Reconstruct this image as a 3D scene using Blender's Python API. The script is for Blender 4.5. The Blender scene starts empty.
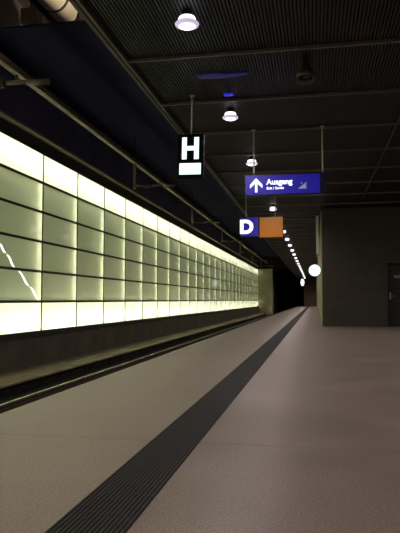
import bpy, bmesh, math, random
from mathutils import Vector, Matrix
random.seed(7)
S = bpy.context.scene
COL = S.collection

# ------------------------------------------------------------------ camera, world, exposure
cam_d = bpy.data.cameras.new('camera')
cam_d.sensor_fit = 'AUTO'; cam_d.sensor_width = 36.0
cam_d.lens = 600.0 / 533.0 * 36.0
cam_d.clip_end = 500
cam = bpy.data.objects.new('camera', cam_d); COL.objects.link(cam)
cam.location = (0, 0, 1.0)
cam.rotation_euler = (math.pi / 2 + 0.05578, 0, 0.18908)
S.camera = cam

W = bpy.data.worlds.new('world'); S.world = W; W.use_nodes = True
W.node_tree.nodes['Background'].inputs[0].default_value = (0.004, 0.004, 0.006, 1)
W.node_tree.nodes['Background'].inputs[1].default_value = 1.0

S.view_settings.view_transform = 'Standard'
S.view_settings.look = 'None'
S.view_settings.gamma = 1.0
S.view_settings.exposure = 0.0
S.view_settings.use_curve_mapping = False

LAMP_POWER = 120.0        # each platform downlight
TUBE = 1.6                # vertical tubes behind the frosted panes
GLASS_HI = 0.62           # backlit pane brightness, top and bottom rows
GLASS_MID = 0.14          # backlit pane brightness, middle rows

# ------------------------------------------------------------------ materials
def mat(name, color, rough=0.6, metal=0.0, noise=0.0, scale=8.0, bump=0.0, bscale=60.0, detail=4, spec=0.5, c2=None):
    m = bpy.data.materials.new(name); m.use_nodes = True
    nt = m.node_tree; b = nt.nodes['Principled BSDF']
    b.inputs['Base Color'].default_value = (*color, 1)
    b.inputs['Roughness'].default_value = rough
    b.inputs['Metallic'].default_value = metal
    b.inputs['Specular IOR Level'].default_value = spec
    tc = nt.nodes.new('ShaderNodeTexCoord')
    if noise > 0:
        n = nt.nodes.new('ShaderNodeTexNoise'); n.inputs['Scale'].default_value = scale
        n.inputs['Detail'].default_value = detail
        r = nt.nodes.new('ShaderNodeValToRGB')
        r.color_ramp.elements[0].position = 0.3; r.color_ramp.elements[1].position = 0.7
        lo = tuple(c * (1 - noise) for c in color)
        hi = c2 if c2 else tuple(min(1, c * (1 + noise)) for c in color)
        r.color_ramp.elements[0].color = (*lo, 1); r.color_ramp.elements[1].color = (*hi, 1)
        nt.links.new(tc.outputs['Object'], n.inputs['Vector'])
        nt.links.new(n.outputs['Fac'], r.inputs['Fac'])
        nt.links.new(r.outputs['Color'], b.inputs['Base Color'])
    if bump > 0:
        n2 = nt.nodes.new('ShaderNodeTexNoise'); n2.inputs['Scale'].default_value = bscale
        bp = nt.nodes.new('ShaderNodeBump'); bp.inputs['Strength'].default_value = bump
        bp.inputs['Distance'].default_value = 0.01
        nt.links.new(tc.outputs['Object'], n2.inputs['Vector'])
        nt.links.new(n2.outputs['Fac'], bp.inputs['Height'])
        nt.links.new(bp.outputs['Normal'], b.inputs['Normal'])
    return m

def emit(name, color, strength, rough=0.4):
    m = bpy.data.materials.new(name); m.use_nodes = True
    b = m.node_tree.nodes['Principled BSDF']
    b.inputs['Base Color'].default_value = (*[min(1, c) * 0.5 for c in color], 1)
    b.inputs['Roughness'].default_value = rough
    b.inputs['Emission Color'].default_value = (*color, 1)
    b.inputs['Emission Strength'].default_value = strength
    return m

def frosted(name, tint, glow, strength):
    """frosted backlit glass: passes the light of the tubes behind, glows evenly, glossy outside"""
    m = bpy.data.materials.new(name); m.use_nodes = True
    nt = m.node_tree; nt.nodes.clear()
    out = nt.nodes.new('ShaderNodeOutputMaterial')
    tr = nt.nodes.new('ShaderNodeBsdfTranslucent'); tr.inputs['Color'].default_value = (*tint, 1)
    di = nt.nodes.new('ShaderNodeBsdfDiffuse'); di.inputs['Color'].default_value = (0.16, 0.18, 0.13, 1)
    ad = nt.nodes.new('ShaderNodeAddShader'); nt.links.new(tr.outputs[0], ad.inputs[0]); nt.links.new(di.outputs[0], ad.inputs[1])
    em = nt.nodes.new('ShaderNodeEmission'); em.inputs['Color'].default_value = (*glow, 1); em.inputs['Strength'].default_value = strength
    a2 = nt.nodes.new('ShaderNodeAddShader'); nt.links.new(ad.outputs[0], a2.inputs[0]); nt.links.new(em.outputs[0], a2.inputs[1])
    gl = nt.nodes.new('ShaderNodeBsdfGlossy'); gl.inputs['Roughness'].default_value = 0.06
    fr = nt.nodes.new('ShaderNodeFresnel'); fr.inputs['IOR'].default_value = 1.45
    mx = nt.nodes.new('ShaderNodeMixShader')
    nt.links.new(fr.outputs[0], mx.inputs[0]); nt.links.new(a2.outputs[0], mx.inputs[1]); nt.links.new(gl.outputs[0], mx.inputs[2])
    nt.links.new(mx.outputs[0], out.inputs[0])
    return m

M = {}
def floor_mat():
    m = mat('speckled_floor', (0.30, 0.25, 0.235), rough=0.42, spec=0.35)
    nt = m.node_tree; b = nt.nodes['Principled BSDF']
    g = nt.nodes.new('ShaderNodeNewGeometry')
    n1 = nt.nodes.new('ShaderNodeTexNoise'); n1.inputs['Scale'].default_value = 75; n1.inputs['Detail'].default_value = 3
    n2 = nt.nodes.new('ShaderNodeTexNoise'); n2.inputs['Scale'].default_value = 1.1; n2.inputs['Detail'].default_value = 5
    r1 = nt.nodes.new('ShaderNodeValToRGB')
    r1.color_ramp.elements[0].position = 0.33; r1.color_ramp.elements[0].color = (0.20, 0.158, 0.138, 1)
    r1.color_ramp.elements[1].position = 0.68; r1.color_ramp.elements[1].color = (0.385, 0.313, 0.275, 1)
    r2 = nt.nodes.new('ShaderNodeValToRGB')
    r2.color_ramp.elements[0].position = 0.3; r2.color_ramp.elements[0].color = (0.86, 0.86, 0.86, 1)
    r2.color_ramp.elements[1].position = 0.7; r2.color_ramp.elements[1].color = (1.1, 1.1, 1.1, 1)
    mx = nt.nodes.new('ShaderNodeMix'); mx.data_type = 'RGBA'; mx.blend_type = 'MULTIPLY'; mx.inputs['Factor'].default_value = 1
    nt.links.new(g.outputs['Position'], n1.inputs['Vector']); nt.links.new(g.outputs['Position'], n2.inputs['Vector'])
    nt.links.new(n1.outputs['Fac'], r1.inputs['Fac']); nt.links.new(n2.outputs['Fac'], r2.inputs['Fac'])
    nt.links.new(r1.outputs['Color'], mx.inputs['A']); nt.links.new(r2.outputs['Color'], mx.inputs['B'])
    nt.links.new(mx.outputs['Result'], b.inputs['Base Color'])
    rr = nt.nodes.new('ShaderNodeMapRange'); rr.inputs['To Min'].default_value = 0.28; rr.inputs['To Max'].default_value = 0.44
    nt.links.new(n2.outputs['Fac'], rr.inputs['Value']); nt.links.new(rr.outputs['Result'], b.inputs['Roughness'])
    bp = nt.nodes.new('ShaderNodeBump'); bp.inputs['Strength'].default_value = 0.05; bp.inputs['Distance'].default_value = 0.003
    nt.links.new(n1.outputs['Fac'], bp.inputs['Height']); nt.links.new(bp.outputs['Normal'], b.inputs['Normal'])
    return m
M['floor'] = floor_mat()
M['joint'] = mat('floor_joint', (0.13, 0.11, 0.10), 0.8, noise=0.2)
M['strip'] = mat('ribbed_dark_rubber', (0.024, 0.022, 0.022), 0.6, noise=0.25, scale=30, spec=0.25)
M['stripbase'] = mat('groove_dark', (0.018, 0.016, 0.016), 0.75, noise=0.25, scale=30)
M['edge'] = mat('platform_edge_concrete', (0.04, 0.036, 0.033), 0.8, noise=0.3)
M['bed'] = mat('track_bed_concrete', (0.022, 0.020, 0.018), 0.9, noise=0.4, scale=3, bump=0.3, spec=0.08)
M['ledge'] = mat('ledge_concrete', (0.20, 0.165, 0.095), 0.85, noise=0.3, scale=2.5, bump=0.2)
M['plinth'] = mat('plinth_panel_dark', (0.085, 0.075, 0.056), 0.6, noise=0.35, scale=1.6, detail=8)
M['rail'] = mat('rail_steel', (0.55, 0.50, 0.40), 0.3, 0.9, noise=0.15, scale=10)
M['railside'] = mat('rail_rust', (0.06, 0.04, 0.028), 0.85, noise=0.3)
M['mullion'] = mat('mullion_dark_metal', (0.045, 0.042, 0.03), 0.45, 0.5, noise=0.2)
M['lightbox'] = mat('lightbox_matte', (0.42, 0.45, 0.34), 0.9, noise=0.05)
M['glass_hi'] = frosted('frosted_glass_bright', (0.55, 0.57, 0.42), (1.0, 1.0, 0.80), GLASS_HI)
M['glass_mid'] = frosted('frosted_glass_grey_green', (0.54, 0.57, 0.44), (0.93, 1.0, 0.54), GLASS_MID)
M['tube'] = emit('fluorescent_tube', (1.0, 0.98, 0.76), TUBE * 6.8)
M['tube_hi'] = emit('fluorescent_tube_bright', (1.0, 0.99, 0.82), TUBE * 17)
for k_ in ('glass_hi', 'glass_mid', 'tube', 'tube_hi'): M[k_].cycles.emission_sampling = 'FRONT'
M['streakglow'] = emit('light_streak', (1.0, 1.0, 0.93), 1.6)
M['slat'] = mat('ceiling_slat_black', (0.008, 0.007, 0.007), 0.55, 0.0, noise=0.3, scale=5)
M['ceilback'] = mat('ceiling_void_black', (0.012, 0.010, 0.010), 0.9, noise=0.2)
M['trackceil'] = mat('track_ceiling_blue_black', (0.013, 0.0145, 0.046), 0.9, noise=0.25, scale=0.6, spec=0.1)
M['bar'] = mat('ceiling_bar_brown', (0.20, 0.155, 0.135), 0.45, 0.3, noise=0.2, scale=4)
M['barrail'] = mat('ceiling_edge_rail', (0.11, 0.09, 0.07), 0.5, 0.2, noise=0.2, scale=4)
M['tubepaint'] = mat('overhead_beam_paint', (0.15, 0.115, 0.08), 0.55, 0.1, noise=0.25, scale=3)
M['ins'] = mat('insulator_black', (0.006, 0.006, 0.007), 0.35, noise=0.2)
M['topledge'] = mat('wall_top_rail', (0.34, 0.33, 0.24), 0.5, 0.1, noise=0.2)
M['upwall'] = mat('upper_wall_blue_black', (0.075, 0.085, 0.20), 0.8, noise=0.25, scale=0.8)
M['litside'] = mat('block_side_lit_olive', (0.25, 0.22, 0.12), 0.7, noise=0.15)  # lighter olive stands in for glass wall light on the block side
M['board'] = mat('board_edge_pale', (0.75, 0.74, 0.68), 0.5, noise=0.05)
M['fascia'] = mat('wall_top_fascia', (0.03, 0.028, 0.024), 0.7, noise=0.3)
M['block'] = mat('dark_concrete_block', (0.057, 0.050, 0.041), 0.85, noise=0.14, scale=3.0, detail=6, bump=0.15)
M['pillar'] = mat('end_wall_concrete', (0.30, 0.26, 0.17), 0.85, noise=0.2, scale=1.0)
M['tunnel'] = mat('tunnel_black', (0.008, 0.007, 0.006), 0.95, noise=0.3)
M['far'] = mat('far_wall_brown', (0.30, 0.235, 0.17), 0.85, noise=0.25, scale=0.6)
M['door'] = mat('steel_door_dark', (0.022, 0.021, 0.021), 0.5, 0.2, noise=0.15)
M['steel'] = mat('brushed_steel', (0.52, 0.50, 0.47), 0.35, 0.9, noise=0.1, scale=20)
M['rod'] = mat('hanger_rod_grey', (0.70, 0.64, 0.56), 0.5, 0.0, noise=0.1, scale=20)
M['lampbody'] = mat('lamp_housing_dark', (0.05, 0.05, 0.055), 0.4, 0.4, noise=0.1)
M['lampcore'] = emit('lamp_core_white', (1.0, 0.95, 1.0), 2.2)
M['lampdish'] = emit('lamp_dish_glass', (0.88, 0.74, 1.0), 0.6)
M['blueglow'] = emit('ceiling_blue_glow', (0.05, 0.05, 1.0), 0.55)
M['bluedim'] = emit('ceiling_blue_glow_dim', (0.10, 0.08, 0.85), 0.016)
M['signblue'] = emit('sign_blue_lit', (0.035, 0.025, 0.62), 0.235)
M['signend'] = mat('sign_end_navy', (0.012, 0.012, 0.06), 0.4, noise=0.1)
M['signwhite'] = emit('sign_white_lit', (0.92, 0.95, 1.0), 1.5)
M['signgrey'] = emit('sign_pictogram_grey', (0.55, 0.55, 0.75), 0.38)
M['hwhite'] = emit('halt_sign_white_lit', (0.80, 1.0, 0.98), 1.35)
M['black'] = mat('sign_black_enamel', (0.006, 0.006, 0.008), 0.8, noise=0.2, spec=0.1)
M['orange'] = emit('sign_orange_lit', (0.85, 0.27, 0.01), 0.16)
M['clock'] = emit('clock_face_lit', (0.80, 1.0, 0.97), 1.25)
M['cream'] = mat('duct_cream', (0.55, 0.48, 0.34), 0.7, noise=0.15, scale=2)
M['upper'] = mat('shaft_concrete', (0.15, 0.125, 0.11), 0.9, noise=0.3, scale=0.8)
M['pipe'] = mat('pipe_black', (0.012, 0.011, 0.011), 0.6, noise=0.2)
M['speaker'] = mat('speaker_brown', (0.10, 0.075, 0.062), 0.5, 0.1, noise=0.15)
M['plate'] = mat('door_plate_pale', (0.30, 0.26, 0.24), 0.5, noise=0.1)

# ------------------------------------------------------------------ helpers
def bbox(bm, x0, x1, y0, y1, z0, z1, mi=0, skip=()):
    v = [bm.verts.new((x, y, z)) for x in (x0, x1) for y in (y0, y1) for z in (z0, z1)]
    faces = {'-x': (0, 1, 3, 2), '+x': (4, 6, 7, 5), '-y': (0, 4, 5, 1), '+y': (2, 3, 7, 6), '-z': (0, 2, 6, 4), '+z': (1, 5, 7, 3)}
    for k, q in faces.items():
        if k in skip: continue
        f = bm.faces.new([v[i] for i in q]); f.material_index = mi

def tube(bm, p, q, r, n=12, r2=None, caps=True):
    p = Vector(p); q = Vector(q); d = (q - p).normalized()
    a = d.orthogonal().normalized(); b = d.cross(a)
    r2 = r if r2 is None else r2
    A = [bm.verts.new(p + (a * math.cos(t) + b * math.sin(t)) * r) for t in [2 * math.pi * i / n for i in range(n)]]
    B = [bm.verts.new(q + (a * math.cos(t) + b * math.sin(t)) * r2) for t in [2 * math.pi * i / n for i in range(n)]]
    for i in range(n):
        f = bm.faces.new((A[i], A[(i + 1) % n], B[(i + 1) % n], B[i])); f.smooth = True
    if caps:
        bm.faces.new(A[::-1]); bm.faces.new(B)

def lathe(bm, prof, n=24):
    rings = []
    for r, z in prof:
        if r < 1e-5: rings.append([bm.verts.new((0, 0, z))])
        else: rings.append([bm.verts.new((r * math.cos(2 * math.pi * i / n), r * math.sin(2 * math.pi * i / n), z)) for i in range(n)])
    for a, b in zip(rings, rings[1:]):
        for i in range(n):
            j = (i + 1) % n
            if len(a) == 1 and len(b) == 1: continue
            if len(a) == 1: f = bm.faces.new((a[0], b[i], b[j]))
            elif len(b) == 1: f = bm.faces.new((a[i], b[0], a[j]))
            else: f = bm.faces.new((a[i], b[i], b[j], a[j]))
            f.smooth = True

def mesh(name, bm, mats, fix=True):
    if fix: bmesh.ops.recalc_face_normals(bm, faces=bm.faces)
    me = bpy.data.meshes.new(name); bm.to_mesh(me); bm.free()
    for k in (mats if isinstance(mats, (list, tuple)) else [mats]): me.materials.append(M[k])
    return me

def place(name, me, parent=None, loc=(0, 0, 0), rot=None):
    o = bpy.data.objects.new(name, me); COL.objects.link(o); o.location = loc
    if rot: o.rotation_euler = rot
    if parent is not None: o.parent = parent
    return o

def obj(name, bm, mats, parent=None, loc=(0, 0, 0), rot=None, fix=True):
    return place(name, mesh(name, bm, mats, fix), parent, loc, rot)

def box(name, m, x0, x1, y0, y1, z0, z1, parent=None, bevel=0.0):
    """box whose origin is at its base centre; coordinates relative to the parent"""
    cx, cy = (x0 + x1) / 2, (y0 + y1) / 2
    bm = bmesh.new(); bbox(bm, x0 - cx, x1 - cx, y0 - cy, y1 - cy, 0, z1 - z0)
    if bevel: bmesh.ops.bevel(bm, geom=bm.edges[:], offset=bevel, segments=2, affect='EDGES', profile=0.5)
    return obj(name, bm, m, parent, (cx, cy, z0))

def struct(o, label=None, cat=None):
    o['kind'] = 'structure'
    if label: o['label'] = label
    if cat: o['category'] = cat
    return o

def tag(o, label, cat, group=None):
    o['label'] = label; o['category'] = cat
    if group: o['group'] = group
    return o

def empty(name, loc):
    o = bpy.data.objects.new(name, None); COL.objects.link(o); o.location = loc; o.empty_display_size = 0.1
    return o

def text_obj(name, s, size, m, parent, loc, offset=0.0, shear=0.0, align='LEFT', rotz=0.0, extrude=0.002):
    c = bpy.data.curves.new(name, 'FONT'); c.body = s; c.size = size; c.extrude = extrude
    c.offset = offset; c.shear = shear; c.align_x = align; c.align_y = 'BOTTOM_BASELINE'
    t = bpy.data.objects.new(name + '_tmp', c); COL.objects.link(t)
    dg = bpy.context.evaluated_depsgraph_get()
    me = bpy.data.meshes.new_from_object(t.evaluated_get(dg))
    COL.objects.unlink(t); bpy.data.objects.remove(t)
    me.materials.clear(); me.materials.append(M[m]); me.name = name
    return place(name, me, parent, loc, (math.pi / 2, 0, rotz))

# ------------------------------------------------------------------ setting: dimensions
XE = -2.73            # platform edge
XW = -7.2             # glass wall face
XR = 9.0              # right wall
YB, YF = -6.0, 100.0  # back and far end of the platform
ZC = 4.5              # slatted platform ceiling
ZT = 6.6              # ceiling over the track
BAY = 2.4; Y0 = 15.01; KS = range(-8, 26)
YW0, YW1 = Y0 + BAY * KS[0], Y0 + BAY * (KS[-1] + 1)

# platform: body + cast slabs with recessed joints
fl = struct(box('floor', 'joint', XE + 0.002, XR, YB, YF, -0.95, -0.006), 'speckled grey-mauve station platform floor', 'floor')
y = YB; slabs = []
cuts = [YB, 4.2] + [4.2 + 6.4 * i for i in range(1, 15)] + [YF]
def abs_child(o, p):
    """keep world placement when parenting to an unrotated parent"""
    o.parent = p; o.location = Vector(o.location) - Vector(p.location); return o
for a, b in zip(cuts, cuts[1:]):
    abs_child(box('floor_slab', 'floor', XE, XR, a + 0.003, b - 0.003, -0.05, 0.0), fl)

# ribbed guide strip
gs = tag(empty('guide_strip', (-0.98, 0, 0)), 'dark ribbed guide strip running along the platform floor', 'guide strip')
bm = bmesh.new(); bbox(bm, -0.172, 0.172, YB, YF - 1, 0.0, 0.003); obj('backing', bm, 'stripbase', gs)
bm = bmesh.new()
w = 0.0078
v = [bm.verts.new((x, yy, z)) for yy in (YB, YF - 1) for x, z in ((-w, 0.003), (-w * 0.6, 0.009), (w * 0.6, 0.009), (w, 0.003))]
for i in range(4): bm.faces.new((v[i], v[(i + 1) % 4], v[4 + (i + 1) % 4], v[4 + i]))
bm.faces.new(v[:4]); bm.faces.new(v[4:])
rm = mesh('rib', bm, 'strip')
for i in range(15): place('rib', rm, gs, (-0.161 + 0.023 * i, 0, 0))

# platform edge wall, track bed, far walkway ledge
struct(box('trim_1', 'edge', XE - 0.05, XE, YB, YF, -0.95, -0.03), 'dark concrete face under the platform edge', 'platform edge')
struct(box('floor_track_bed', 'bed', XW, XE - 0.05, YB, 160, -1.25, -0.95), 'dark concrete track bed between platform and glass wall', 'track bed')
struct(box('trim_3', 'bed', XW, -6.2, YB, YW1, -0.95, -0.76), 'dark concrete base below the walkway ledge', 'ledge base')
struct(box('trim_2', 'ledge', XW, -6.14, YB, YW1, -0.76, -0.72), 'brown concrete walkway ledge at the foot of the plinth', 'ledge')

def rail(x, label):
    r = tag(empty('track_rail', (x, 0, -0.95)), label, 'rail')
    bm = bmesh.new(); bbox(bm, -0.07, 0.07, YB, 160, 0, 0.02); bbox(bm, -0.01, 0.01, YB, 160, 0.02, 0.15)
    obj('rail_web', bm, 'railside', r)
    bm = bmesh.new(); bbox(bm, -0.026, 0.026, YB, 160, 0.15, 0.19)
    bmesh.ops.bevel(bm, geom=[e for e in bm.edges if abs(e.verts[0].co.z - .19) < 1e-4 and abs(e.verts[1].co.z - .19) < 1e-4], offset=0.01, segments=2, affect='EDGES')
    obj('rail_head', bm, 'rail', r)
    return r
rail(-5.22, 'shiny steel rail along the walkway ledge below the glass wall')
rail(-3.77, 'steel rail directly below the platform edge')

# ------------------------------------------------------------------ backlit glass wall
wl = bmesh.new()
bbox(wl, 0, 0.3, YW0, YW1, -0.95, 6.6)        # backing wall
wl = struct(obj('wall_left', wl, 'lightbox', None, (XW - 0.75, 0, 0)), 'backlit frosted glass wall beyond the track', 'wall')
OX = 0.75                                      # glass face in wall coordinates
Z0, RH = 0.16, 0.80
# shelves inside the light box between the bright rows and the grey ones
for z in (Z0, Z0 + RH, Z0 + 5 * RH, Z0 + 6 * RH):
    bm = bmesh.new(); bbox(bm, 0.3, OX - (0.16 if 0.5 < z < 4.5 else 0.03), YW0, YW1, z - 0.01, z + 0.01)
    obj('light_box_shelf', bm, 'lightbox', wl)
# plinth pieces, one per bay
bm = bmesh.new(); bbox(bm, -0.06, 0.0, 0.006, BAY - 0.006, 0, 0.76); pm = mesh('plinth_panel', bm, 'plinth')
bm = bmesh.new(); bbox(bm, -0.05, 0.03, 0.003, BAY - 0.003, 0, 0.10); cm_ = mesh('plinth_cap', bm, 'fascia')
bm = bmesh.new(); bbox(bm, 0.3, OX - 0.05, YW0, YW1, -0.95, Z0 - 0.01); obj('plinth_core', bm, 'fascia', wl)
# panes: front sheet with edge thickness
def pane_mesh(nm, m):
    bm = bmesh.new(); bbox(bm, -0.012, 0.0, 0.012, BAY - 0.012, 0.010, RH - 0.010, skip=('-x',))
    return mesh(nm, bm, m, fix=False)
p_hi, p_mid = pane_mesh('glass_pane_bright', 'glass_hi'), pane_mesh('glass_pane_grey', 'glass_mid')
bm = bmesh.new(); bbox(bm, -0.03, 0.014, -0.022, 0.022, 0, 6 * RH); mm = mesh('mullion', bm, 'mullion')
bm = bmesh.new(); bbox(bm, -0.03, 0.020, 0.022, BAY - 0.022, -0.032, 0.032); tm = mesh('transom', bm, 'mullion')
bm = bmesh.new(); bbox(bm, 0.3 - OX, -0.03, -0.01, 0.01, 0, 6 * RH); fm = mesh('light_box_fin', bm, 'lightbox')
bm = bmesh.new(); tube(bm, (0, 0, 0.05), (0, 0, 6 * RH - 0.05), 0.02, 6); vt = mesh('light_tube', bm, 'tube')
bm = bmesh.new(); tube(bm, (0, 0.06, 0), (0, BAY - 0.06, 0), 0.02, 6); ht = mesh('light_tube_horizontal', bm, 'tube_hi')
for k in KS:
    yb = Y0 + BAY * k
    place('plinth_panel', pm, wl, (OX + 0.01, yb, -0.72))
    place('plinth_cap', cm_, wl, (OX + 0.01, yb, 0.04))
    for r in range(6):
        place('glass_pane', p_hi if r in (0, 5) else p_mid, wl, (OX, yb, Z0 + RH * r))
    for r in range(7): place('transom', tm, wl, (OX, yb, Z0 + RH * r))
    place('mullion', mm, wl, (OX, yb, Z0))
    place('light_box_fin', fm, wl, (OX, yb, Z0))
    place('light_tube', vt, wl, (OX - 0.15, yb + BAY - 0.14, Z0))
    for z in (0.33, 5.62): place('light_tube', ht, wl, (OX - 0.24, yb, Z0 + RH * z if z < 1 else Z0 + RH * z))
place('mullion', mm, wl, (OX, YW1, Z0)); place('light_box_fin', fm, wl, (OX, YW1, Z0))
# dark fascia and pale rail above the glass
bm = bmesh.new(); bbox(bm, 0.3, OX + 0.03, YW0, YW1, Z0 + 6 * RH + 0.022, 5.27); obj('fascia', bm, 'fascia', wl)
bm = bmesh.new(); bbox(bm, 0.3, OX + 0.02, YW0, YW1, 5.27, 6.6); obj('upper_panel', bm, 'upwall', wl)
bm = bmesh.new(); bbox(bm, OX + 0.03, OX + 0.20, YW0, YW1, 5.27, 5.33); obj('top_rail', bm, 'topledge', wl)

# jagged streak of light over the panes, shaped as thin glowing pieces
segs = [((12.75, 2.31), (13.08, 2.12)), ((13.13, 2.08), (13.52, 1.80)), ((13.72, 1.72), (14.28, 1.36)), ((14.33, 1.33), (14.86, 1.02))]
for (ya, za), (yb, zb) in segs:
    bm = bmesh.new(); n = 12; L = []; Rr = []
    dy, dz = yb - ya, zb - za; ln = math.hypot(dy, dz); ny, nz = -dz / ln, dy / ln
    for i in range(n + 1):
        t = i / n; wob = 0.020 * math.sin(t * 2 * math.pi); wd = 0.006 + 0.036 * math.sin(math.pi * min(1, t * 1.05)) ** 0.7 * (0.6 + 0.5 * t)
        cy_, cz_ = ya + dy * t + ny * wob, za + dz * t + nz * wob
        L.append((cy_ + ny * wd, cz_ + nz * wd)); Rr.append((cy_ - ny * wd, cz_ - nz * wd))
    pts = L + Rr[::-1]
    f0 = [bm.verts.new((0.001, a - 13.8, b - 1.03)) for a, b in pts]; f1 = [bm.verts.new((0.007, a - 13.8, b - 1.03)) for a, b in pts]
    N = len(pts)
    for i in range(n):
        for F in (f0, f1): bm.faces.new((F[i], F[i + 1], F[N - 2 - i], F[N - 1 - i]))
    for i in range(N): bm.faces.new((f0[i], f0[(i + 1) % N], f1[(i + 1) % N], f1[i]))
    so = obj('light_streak', bm, 'streakglow', wl, (OX, 13.8, 1.03)); so['label'] = 'jagged white streak of light'

# end of the glass wall: pale return wall and black tunnel
struct(box('wall_far_left', 'pillar', XW - 0.45, -5.35, YW1, YW1 + 1.5, -0.95, 5.0), 'pale concrete return wall where the glass wall ends', 'wall')
struct(box('wall_tunnel_left', 'tunnel', -6.6, -6.2, YW1 + 1.5, 160, -0.95, 6.6), 'black side wall of the track tunnel', 'wall')
struct(box('wall_tunnel_end', 'tunnel', -7.6, -1.7, 160, 160.4, -0.95, 6.6), 'black end of the track tunnel', 'wall')
struct(box('wall_tunnel_header', 'tunnel', -7.65, XE, YW1 + 0.4, YW1 + 0.9, 5.0, 6.6), 'black header above the track tunnel mouth', 'wall')
struct(box('wall_tunnel_right', 'tunnel', -2.0, -1.78, YF + 0.3, 160, -0.95, 6.6), 'black inner side wall of the track tunnel', 'wall')
struct(box('wall_far', 'far', -1.76, 0.29, YF, YF + 0.3, 0.0, ZC), 'brown wall closing the far end of the platform', 'wall')
struct(box('wall_back', 'block', -8.0, XR, YB - 0.3, YB, -0.95, 9.2), 'dark wall behind the platform', 'wall')
struct(box('wall_right', 'block', XR, XR + 0.3, YB, 23.3, 0.0, 6.6), 'dark concrete wall at the side of the platform', 'wall')

# concrete block that narrows the platform, with a recessed steel door
BX, BY = 0.29, 23.3
wr = bmesh.new()
d0, d1, dz = 2.66, 3.66, 2.38
bbox(wr, 0, d0 - BX, 0, 0.30, 0, ZC); bbox(wr, d1 - BX, XR - BX, 0, 0.30, 0, ZC); bbox(wr, d0 - BX, d1 - BX, 0, 0.30, dz, ZC)
bbox(wr, 0, XR - BX, 0.30, YF - BY, 0, ZC)
wr = struct(obj('wall_block', wr, 'block', None, (BX, BY, 0)), 'dark olive concrete block wall narrowing the platform', 'wall')
dr = struct(empty('door_1', (d0, BY + 0.20, 0)), 'dark steel door set in the concrete block wall', 'door')
W_ = d1 - d0
box('door_leaf', 'door', 0.06, W_ - 0.06, 0.0, 0.06, 0.01, dz - 0.06, dr)
bm = bmesh.new(); bbox(bm, 0, 0.06, -0.04, 0.08, 0, dz); bbox(bm, W_ - 0.06, W_, -0.04, 0.08, 0, dz); bbox(bm, 0.06, W_ - 0.06, -0.04, 0.08, dz - 0.06, dz); obj('door_frame', bm, 'door', dr)
bm = bmesh.new(); bbox(bm, 0.09, 0.14, -0.012, 0, 1.02, 1.28); tube(bm, (0.115, -0.05, 1.15), (0.25, -0.05, 1.15), 0.012, 8); tube(bm, (0.115, 0, 1.15), (0.115, -0.056, 1.15), 0.012, 8)
obj('door_handle', bm, 'steel', dr)
box('door_plate', 'plate', 0.26, 0.66, -0.01, 0.0, 1.83, 1.93, dr)

bm = bmesh.new(); bbox(bm, -0.03, 0.0, 0.0, YF - BY - 0.05, 0, ZC - 0.05); obj('lit_side_sheet', bm, 'litside', wr)  # side sheet coloured lighter to paint in the light from the glass wall

# ------------------------------------------------------------------ ceilings
cl = struct(box('ceiling', 'ceilback', XE, XR, YB, YF, ZC + 0.09, ZC + 0.5), 'black slatted ceiling above the platform', 'ceiling')
bm = bmesh.new(); n = int((XR - XE) / 0.046)
for i in range(n):
    x = XE + 0.03 + i * 0.046
    bbox(bm, x, x + 0.031, YB + 0.02, YF - 0.02, ZC + 0.01, ZC + 0.06)
so = obj('ceiling_slats', bm, 'slat', cl, tuple(-Vector(cl.location))); so['kind'] = 'stuff'
bm = bmesh.new(); bbox(bm, 0, XR - XE - 0.05, -0.02, 0.02, 0, 0.045); bar = mesh('cross_bar', bm, 'bar')
k = 0; yy = 8.25 - 1.985 * 7
while yy < YF - 1:
    if yy < BY or True:
        b_ = place('cross_bar', bar, cl, Vector((XE + 0.03, yy, ZC - 0.036)) - Vector(cl.location))
    yy += 1.985
bm = bmesh.new()
bbox(bm, -0.05, 0.0, 0, YF - YB, -0.06, 0.28); bbox(bm, 0.015, 0.06, 0, YF - YB, -0.05, 0.0)
obj('edge_rail', bm, 'barrail', cl, Vector((XE + 0.03, YB, ZC)) - Vector(cl.location))
# conduit under the slats
cd = tag(empty('ceiling_conduit', (1.62, 0, ZC - 0.05)), 'thin black conduit running along the slatted ceiling', 'conduit')
bm = bmesh.new(); tube(bm, (0, YB + .1, 0), (0, BY - .05, 0), 0.022, 10); obj('pipe', bm, 'ins', cd)
for yy in (3, 9.2, 15.2, 21.1):
    bm = bmesh.new(); bbox(bm, -0.03, 0.03, yy - 0.02, yy + 0.02, -0.03, 0.06); obj('clip', bm, 'ins', cd)

# ceiling over the track: low dark soffit, raised shaft above its near end
struct(box('ceiling_track', 'trackceil', XW - 0.45, XE, 11.15, 160, ZT, ZT + 0.04), 'blue-black ceiling above the track', 'ceiling')
struct(box('ceiling_shaft', 'upper', XW - 0.75, XE, YB, 19.0, 8.9, 9.2), 'grey-brown raised ceiling above the near track', 'ceiling')
struct(box('wall_shaft_end', 'upper', XW - 0.75, XE, 19.0, 19.3, ZT + 0.04, 9.2), 'grey-brown upstand wall at the end of the raised ceiling', 'wall')
struct(box('wall_shaft_right', 'upper', XE, XE + 0.2, YB, 160, ZC + 0.5, 9.2), 'grey-brown upper wall above the platform ceiling edge', 'wall')
struct(box('wall_shaft_left', 'upper', XW - 0.75, XW - 0.45, YB, 19.0, ZT, 8.9), 'grey-brown upper wall above the glass wall', 'wall')

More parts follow.
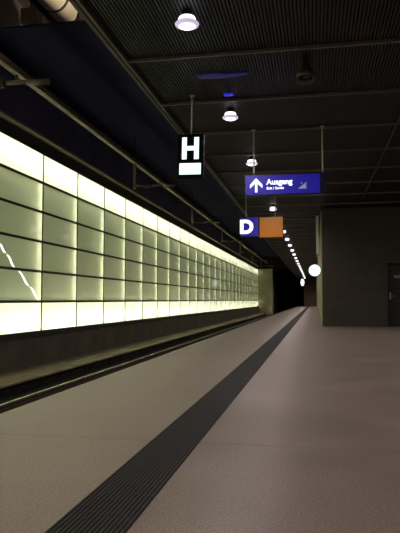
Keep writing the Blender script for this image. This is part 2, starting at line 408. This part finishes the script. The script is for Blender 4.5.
# pale duct and black pipe in the raised part
du = tag(empty('ventilation_duct', (-5.78, 0, 7.9)), 'cream round ventilation duct in the raised ceiling above the track', 'duct')
bm = bmesh.new(); tube(bm, (0, YB + 0.3, 0), (0, 13.1, 0), 0.32, 24); tube(bm, (0, 13.1, 0), (0, 13.35, 0.0), 0.32, 24, 0.18); obj('duct_pipe', bm, 'cream', du)
for yy in (2, 7, 12.5):
    bm = bmesh.new(); tube(bm, (0, yy - 0.04, 0), (0, yy + 0.04, 0), 0.335, 24); bbox(bm, -0.02, 0.02, yy - 0.03, yy + 0.03, 0.3, 1.0); obj('duct_hanger', bm, 'pipe', du)
pp = tag(empty('service_pipe', (-6.24, 0, 7.85)), 'black service pipe beside the cream duct', 'pipe')
bm = bmesh.new(); tube(bm, (0, YB + 0.3, 0), (0, 19.0, 0), 0.10, 16); obj('pipe_run', bm, 'pipe', pp)
for yy in (3.5, 8.5, 15):
    bm = bmesh.new(); bbox(bm, -0.02, 0.02, yy - 0.03, yy + 0.03, 0.1, 1.05); obj('pipe_hanger', bm, 'pipe', pp)
jb = tag(empty('junction_box', (-6.75, 13.3, 8.25)), 'brown junction box under the raised ceiling beside the black pipe', 'box')
bm = bmesh.new(); bbox(bm, -0.22, 0.22, -0.15, 0.15, -0.55, -0.15); bmesh.ops.bevel(bm, geom=bm.edges[:], offset=0.02, segments=1, affect='EDGES'); obj('box_body', bm, 'tubepaint', jb)
bm = bmesh.new(); tube(bm, (0, 0, -0.15), (0, 0, 0.7), 0.03, 8); obj('conduit', bm, 'pipe', jb)
wl_ = tag(empty('shaft_fill_light', (-3.6, 12.0, 7.3)), 'unseen lamp added to light the raised ceiling above the near track', 'lamp')  # out of view, added to brighten the cream duct
bm = bmesh.new(); bbox(bm, 0.68, 0.87, -0.25, 0.25, -0.06, 0.06); obj('housing', bm, 'lampbody', wl_)
bm = bmesh.new(); bbox(bm, 0.66, 0.68, -0.22, 0.22, -0.045, 0.045); obj('diffuser', bm, 'lampcore', wl_)
ld = bpy.data.lights.new('shaft_fill_glow', 'POINT'); ld.energy = 420; ld.color = (1.0, 0.86, 0.66); ld.shadow_soft_size = 0.1
lo = bpy.data.objects.new('shaft_fill_glow', ld); COL.objects.link(lo); lo.parent = wl_; lo.location = (0.5, 0, 0)

# ------------------------------------------------------------------ overhead beam with brackets above the track
ob = tag(empty('overhead_beam', (-6.0, 0, 5.72)), 'brown overhead beam hung above the track along the glass wall', 'beam')
bm = bmesh.new(); bbox(bm, -0.075, 0.075, YB + 0.3, 77, -0.075, 0.075); bmesh.ops.bevel(bm, geom=bm.edges[:], offset=0.012, segments=1, affect='EDGES'); obj('beam', bm, 'tubepaint', ob)
bm = bmesh.new(); bbox(bm, -0.05, 0.05, -0.05, 0.05, -0.95, -0.075); dm = mesh('dropper', bm, 'tubepaint')
bm = bmesh.new(); bbox(bm, -0.015, 0.015, -0.015, 0.015, 0.075, 0.88); hm = mesh('hanger', bm, 'trackceil')
bm = bmesh.new(); tube(bm, (0.05, 0, -0.83), (0.32, 0, -0.83), 0.045, 10); tube(bm, (0.58, 0, -0.83), (1.02, 0, -0.85), 0.04, 10); tube(bm, (1.0, 0, -0.85), (1.42, 0, -0.87), 0.055, 10)
tube(bm, (0.8, 0, -0.84), (0.8, 0, -0.70), 0.025, 8)
am = mesh('bracket_arm', bm, 'tubepaint')
bm = bmesh.new()
tube(bm, (0.30, 0, -0.83), (0.60, 0, -0.83), 0.06, 12)
for q in range(5): tube(bm, (0.325 + q * 0.055, 0, -0.83), (0.355 + q * 0.055, 0, -0.83), 0.09, 14)
im = mesh('insulator', bm, 'ins')
for i in range(-1, 7):
    yy = 19.52 + 9.8 * i
    place('dropper', dm, ob, (0, yy, 0)); br = place('bracket_arm', am, ob, (0, yy, 0)); place('insulator', im, br)
    if yy > 11.3: place('hanger', hm, ob, (0, yy, 0))

# ------------------------------------------------------------------ downlights
bm = bmesh.new(); lathe(bm, [(0, 0.02), (0.055, 0.02), (0.06, 0.0), (0.06, -0.16), (0.075, -0.17), (0.075, -0.185), (0, -0.185)]); h_me = mesh('housing', bm, 'lampbody')
bm = bmesh.new(); lathe(bm, [(0, -0.185), (0.095, -0.185), (0.105, -0.20), (0.105, -0.29), (0.09, -0.305), (0, -0.312)]); c_me = mesh('lamp_core', bm, 'lampcore')
bm = bmesh.new(); lathe(bm, [(0.104, -0.245), (0.135, -0.252), (0.148, -0.268), (0.140, -0.284), (0.104, -0.296), (0.104, -0.288), (0.130, -0.277), (0.136, -0.266), (0.128, -0.258), (0.104, -0.252)]); d_me = mesh('glass_dish', bm, 'lampdish')
bm = bmesh.new(); tube(bm, (0, 0, 0.02), (0, 0, 0.20), 0.012, 8); s_me = mesh('stem', bm, 'lampbody')
spot = bpy.data.lights.new('downlight_beam', 'SPOT'); spot.energy = LAMP_POWER; spot.spot_size = math.radians(172); spot.spot_blend = 0.7
spot.color = (1.0, 0.86, 0.80); spot.shadow_soft_size = 0.1
def lamp(x, y, label, group):
    r = empty('downlight', (x, y, ZC + 0.11)); tag(r, label, 'lamp', group)
    place('stem', s_me, r); place('housing', h_me, r); place('lamp_core', c_me, r); place('glass_dish', d_me, r)
    l = bpy.data.objects.new('downlight_beam', spot); COL.objects.link(l); l.parent = r; l.location = (0, 0, -0.35)
    return r
special = {0: 'round glowing downlight above the guide strip, last one before the halt sign', 1: 'round glowing downlight between the halt sign and the blue exit sign',
           2: 'round glowing downlight above the guide strip just beyond the exit sign', 3: 'round glowing downlight partly behind the exit sign, before the letter sign',
           4: 'round glowing downlight just beyond the orange panel'}
for i in range(-2, 24):  # lamps behind the camera are unseen, added for the floor light
    lab = special.get(i, 'round glowing downlight in the far row beyond the orange panel' if i > 0 else 'unseen round downlight added above the guide strip near the back wall')
    lamp(-1.49, 6.95 + 3.80 * i, lab, 'downlights above the guide strip')
for i in range(-3, 4):  # unseen second row, added so the floor is lit evenly
    lamp(4.4, 6.95 + 3.80 * i, 'unseen round downlight added to light the floor in front of the concrete block', 'downlights added in front of the block')

# ------------------------------------------------------------------ hanging signs
def rods(parent, xs, z0, z1, r=0.014):
    for x in xs:
        bm = bmesh.new(); tube(bm, (x, 0, z0), (x, 0, z1), r, 8); tube(bm, (x, 0, z1 - 0.02), (x, 0, z1), 0.04, 10)
        obj('hanger_rod', bm, 'rod', parent)
ZR = ZC - 0.0
# exit sign
ax0, ax1, az0, az1, ay = -1.38, 0.25, 3.11, 3.55, 12.15
ex = tag(empty('exit_sign', ((ax0 + ax1) / 2, ay, az0)), 'long blue lit exit sign with white arrow and lettering', 'sign')
hw = (ax1 - ax0) / 2; hh = az1 - az0
bm = bmesh.new(); bbox(bm, -hw, hw, -0.06, 0.06, 0, hh); bmesh.ops.bevel(bm, geom=bm.edges[:], offset=0.008, segments=1, affect='EDGES'); obj('sign_case', bm, 'signend', ex)
bm = bmesh.new(); bbox(bm, -hw + 0.015, hw - 0.13, -0.066, -0.06, 0.03, hh - 0.03); ef = obj('lit_face', bm, 'signblue', ex)
bm = bmesh.new(); bbox(bm, -hw + 0.21, hw - 0.015, 0.06, 0.066, 0.03, hh - 0.03); obj('lit_face', bm, 'signblue', ex)
# arrow
bm = bmesh.new()
bbox(bm, -0.022, 0.022, -0.072, -0.066, -0.13, 0.10)
for s in (-1, 1):
    a = [(0, 0.155), (s * 0.125, 0.02), (s * 0.125, -0.045), (0, 0.075)]
    f0 = [bm.verts.new((x, -0.072, z)) for x, z in a]; f1 = [bm.verts.new((x, -0.066, z)) for x, z in a]
    bm.faces.new(f0); bm.faces.new(f1)
    for i in range(4): bm.faces.new((f0[i], f0[(i + 1) % 4], f1[(i + 1) % 4], f1[i]))
obj('arrow', bm, 'signwhite', ef, (-hw + 0.23, 0, 0.205))
text_obj('lettering', 'Ausgang', 0.155, 'signwhite', ef, (-hw + 0.44, -0.068, 0.225), offset=0.0035)
text_obj('lettering', 'Exit / Sortie', 0.072, 'signwhite', ef, (-hw + 0.44, -0.068, 0.125), offset=0.0015)
# pictogram: stairs in a frame
bm = bmesh.new()
bbox(bm, -0.11, 0.11, -0.072, -0.066, -0.09, -0.075); bbox(bm, 0.09, 0.11, -0.072, -0.066, -0.075, 0.09)
for q in range(4): bbox(bm, -0.08 + q * 0.04, -0.045 + q * 0.04, -0.073, -0.066, -0.07, -0.045 + q * 0.03)
tube(bm, (-0.02, -0.072, 0.065), (-0.02, -0.066, 0.065), 0.02, 10)
obj('pictogram', bm, 'signgrey', ef, (-hw + 1.155, 0, 0.185)).scale = (0.72, 1, 0.72)
rods(ex, [-1.20 - (ax0 + ax1) / 2, 0.18 - (ax0 + ax1) / 2], hh, ZR - az0, 0.016)

# halt sign
hx, hy, hz = -2.06, 9.9, 3.05
hs = tag(empty('halt_sign', (hx, hy, hz)), 'black hanging sign with lit white letter H above a white bar', 'sign')
bm = bmesh.new(); bbox(bm, -0.225, 0.225, -0.05, 0.05, 0, 0.77); bmesh.ops.bevel(bm, geom=bm.edges[:], offset=0.01, segments=1, affect='EDGES'); obj('sign_plate', bm, 'black', hs)
bm = bmesh.new()
bbox(bm, -0.145, -0.065, -0.058, -0.05, 0.335, 0.71); bbox(bm, 0.065, 0.145, -0.058, -0.05, 0.335, 0.71); bbox(bm, -0.065, 0.065, -0.058, -0.05, 0.485, 0.56)
obj('letter_h', bm, 'hwhite', hs)
bm = bmesh.new(); bbox(bm, -0.185, 0.185, -0.058, -0.05, 0.075, 0.265); obj('white_bar', bm, 'hwhite', hs)
hs.rotation_euler = (0, 0.02, 0)
rods(hs, [0.0], 0.77, ZR - hz)

# section letter sign D
sy = 20.1
ds = tag(empty('section_sign', (-2.14, sy, 3.13)), 'small square blue lit sign with white letter D', 'sign')
bm = bmesh.new(); bbox(bm, -0.31, 0.31, -0.06, 0.06, 0, 0.66); bmesh.ops.bevel(bm, geom=bm.edges[:], offset=0.008, segments=1, affect='EDGES'); obj('sign_case', bm, 'signend', ds)
bm = bmesh.new(); bbox(bm, -0.295, 0.295, -0.066, -0.06, 0.015, 0.645); df = obj('lit_face', bm, 'signblue', ds)
text_obj('letter_d', 'D', 0.62, 'signwhite', df, (-0.105, -0.068, 0.12), offset=0.028, align='CENTER')
rods(ds, [-0.12], 0.66, ZR - 3.13)

# orange sign
og = tag(empty('orange_sign', (-1.41, sy, 3.08)), 'square orange lit panel hanging next to the letter sign', 'sign')
bm = bmesh.new(); bbox(bm, -0.40, 0.40, -0.07, 0.07, 0, 0.70); bmesh.ops.bevel(bm, geom=bm.edges[:], offset=0.01, segments=1, affect='EDGES'); obj('sign_case', bm, 'door', og)
bm = bmesh.new(); bbox(bm, -0.385, 0.385, -0.076, -0.07, 0.015, 0.685); obj('lit_face', bm, 'orange', og)
bm = bmesh.new(); bbox(bm, -0.385, 0.385, 0.07, 0.076, 0.015, 0.685); obj('lit_face', bm, 'orange', og)
rods(og, [0.13], 0.70, ZR - 3.08)

# round clock at the block corner
ck = tag(empty('platform_clock', (0.0, 24.6, 2.19)), 'round glowing white clock hanging beside the concrete block corner', 'clock')
def disc(bm, r, y0, y1, n=40): tube(bm, (0, y0, 0), (0, y1, 0), r, n)
bm = bmesh.new(); disc(bm, 0.245, -0.07, 0.07); obj('clock_case', bm, 'door', ck)
for s in (-1, 1):
    bm = bmesh.new(); disc(bm, 0.232, s * 0.07, s * 0.078); obj('clock_face', bm, 'clock', ck)
bm = bmesh.new(); tube(bm, (0.235, 0, 0), (0.262, 0, 0), 0.035, 10); obj('wall_bracket', bm, 'door', ck)

# slim hanging board seen edge-on beyond the corner
hb = tag(empty('hanging_board', (0.12, 25.1, 2.86)), 'slim steel-edged board hanging edge-on beside the concrete block', 'sign')
bm = bmesh.new(); bbox(bm, -0.045, 0.045, -0.6, 0.6, 0, 1.5); obj('board', bm, 'door', hb)
bm = bmesh.new(); bbox(bm, -0.05, 0.05, -0.02, 0.02, -0.03, 1.53); eo = mesh('steel_edge', bm, 'board')
for yy in (-0.62, 0.62): place('steel_edge', eo, hb, (0, yy, 0))
bm = bmesh.new(); tube(bm, (0, 0, 1.49), (0, 0, ZC + 0.012 - 2.86), 0.015, 8); hr = mesh('hanger_rod', bm, 'door')
for yy in (-0.4, 0.4): place('hanger_rod', hr, hb, (0, yy, 0))

# small lit sign far down the platform
fs = tag(empty('far_lit_sign', (-1.55, 78.0, 2.65)), 'tiny white lit sign at the dark far end of the platform', 'sign')
bm = bmesh.new(); tube(bm, (0, -0.06, 0.6), (0, 0.06, 0.6), 0.50, 20)
for v_ in bm.verts: v_.co.x *= 0.5
obj('sign_case', bm, 'door', fs)
bm = bmesh.new(); tube(bm, (0, -0.07, 0.6), (0, -0.06, 0.6), 0.46, 20)
for v_ in bm.verts: v_.co.x *= 0.5
obj('lit_face', bm, 'signwhite', fs)
rods(fs, [0.0], 1.1, ZR - 2.65, 0.03)

# horn loudspeaker under a ceiling bar
sp = tag(empty('ceiling_loudspeaker', (-0.10, 8.75, 4.2)), 'dark brown bell-shaped loudspeaker hanging under the slatted ceiling', 'loudspeaker')
bm = bmesh.new(); lathe(bm, [(0.0, 0.27), (0.05, 0.27), (0.075, 0.25), (0.085, 0.18), (0.11, 0.12), (0.135, 0.07), (0.145, 0.0), (0.13, 0.0), (0.10, 0.06), (0.07, 0.10), (0, 0.11)], 24); obj('horn', bm, 'speaker', sp, (0, 0, 0.02), (-0.25, 0, 0))
bm = bmesh.new(); lathe(bm, [(0, 0.03), (0.09, 0.03), (0.09, 0.05), (0, 0.06)], 20); obj('grille', bm, 'ins', sp, (0, 0, 0.02), (-0.25, 0, 0))
bm = bmesh.new(); tube(bm, (0, 0.065, 0.25), (0, 0.065, ZC - 4.2 + 0.01), 0.025, 10); obj('neck', bm, 'speaker', sp)

# faint blue glow on the slats, built as made-up emissive pieces
bl = tag(empty('blue_glow_patch', (-1.39, 9.09, ZC - 0.012)), 'wide dim blue glow on the black slatted ceiling, modelled as an emissive patch', 'light')
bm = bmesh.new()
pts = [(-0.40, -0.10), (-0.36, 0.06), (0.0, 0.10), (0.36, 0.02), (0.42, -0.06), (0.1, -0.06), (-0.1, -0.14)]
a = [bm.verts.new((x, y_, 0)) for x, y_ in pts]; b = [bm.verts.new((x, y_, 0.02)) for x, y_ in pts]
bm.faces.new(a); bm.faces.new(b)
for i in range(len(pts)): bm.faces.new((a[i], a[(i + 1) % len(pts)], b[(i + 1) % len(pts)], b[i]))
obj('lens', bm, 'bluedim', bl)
bm = bmesh.new(); bbox(bm, -0.3, 0.3, -0.03, 0.03, 0.02, 0.05); obj('housing', bm, 'lampbody', bl)  # backing of the glow patch, no real lamp
b2 = tag(empty('blue_glow_spot', (-1.40, 9.9, ZC - 0.045)), 'small bright blue glow above a downlight, modelled as an emissive piece', 'light')  # blue glow above the lamp, put in as a small emissive piece
bm = bmesh.new(); bbox(bm, -0.08, 0.08, -0.035, 0.035, 0, 0.03); bmesh.ops.bevel(bm, geom=bm.edges[:], offset=0.008, segments=2, affect='EDGES'); obj('lens', bm, 'blueglow', b2)
bm = bmesh.new(); bbox(bm, -0.03, 0.03, -0.03, 0.03, 0.03, 0.06); obj('housing', bm, 'lampbody', b2)  # backing of the glow spot, no real lamp
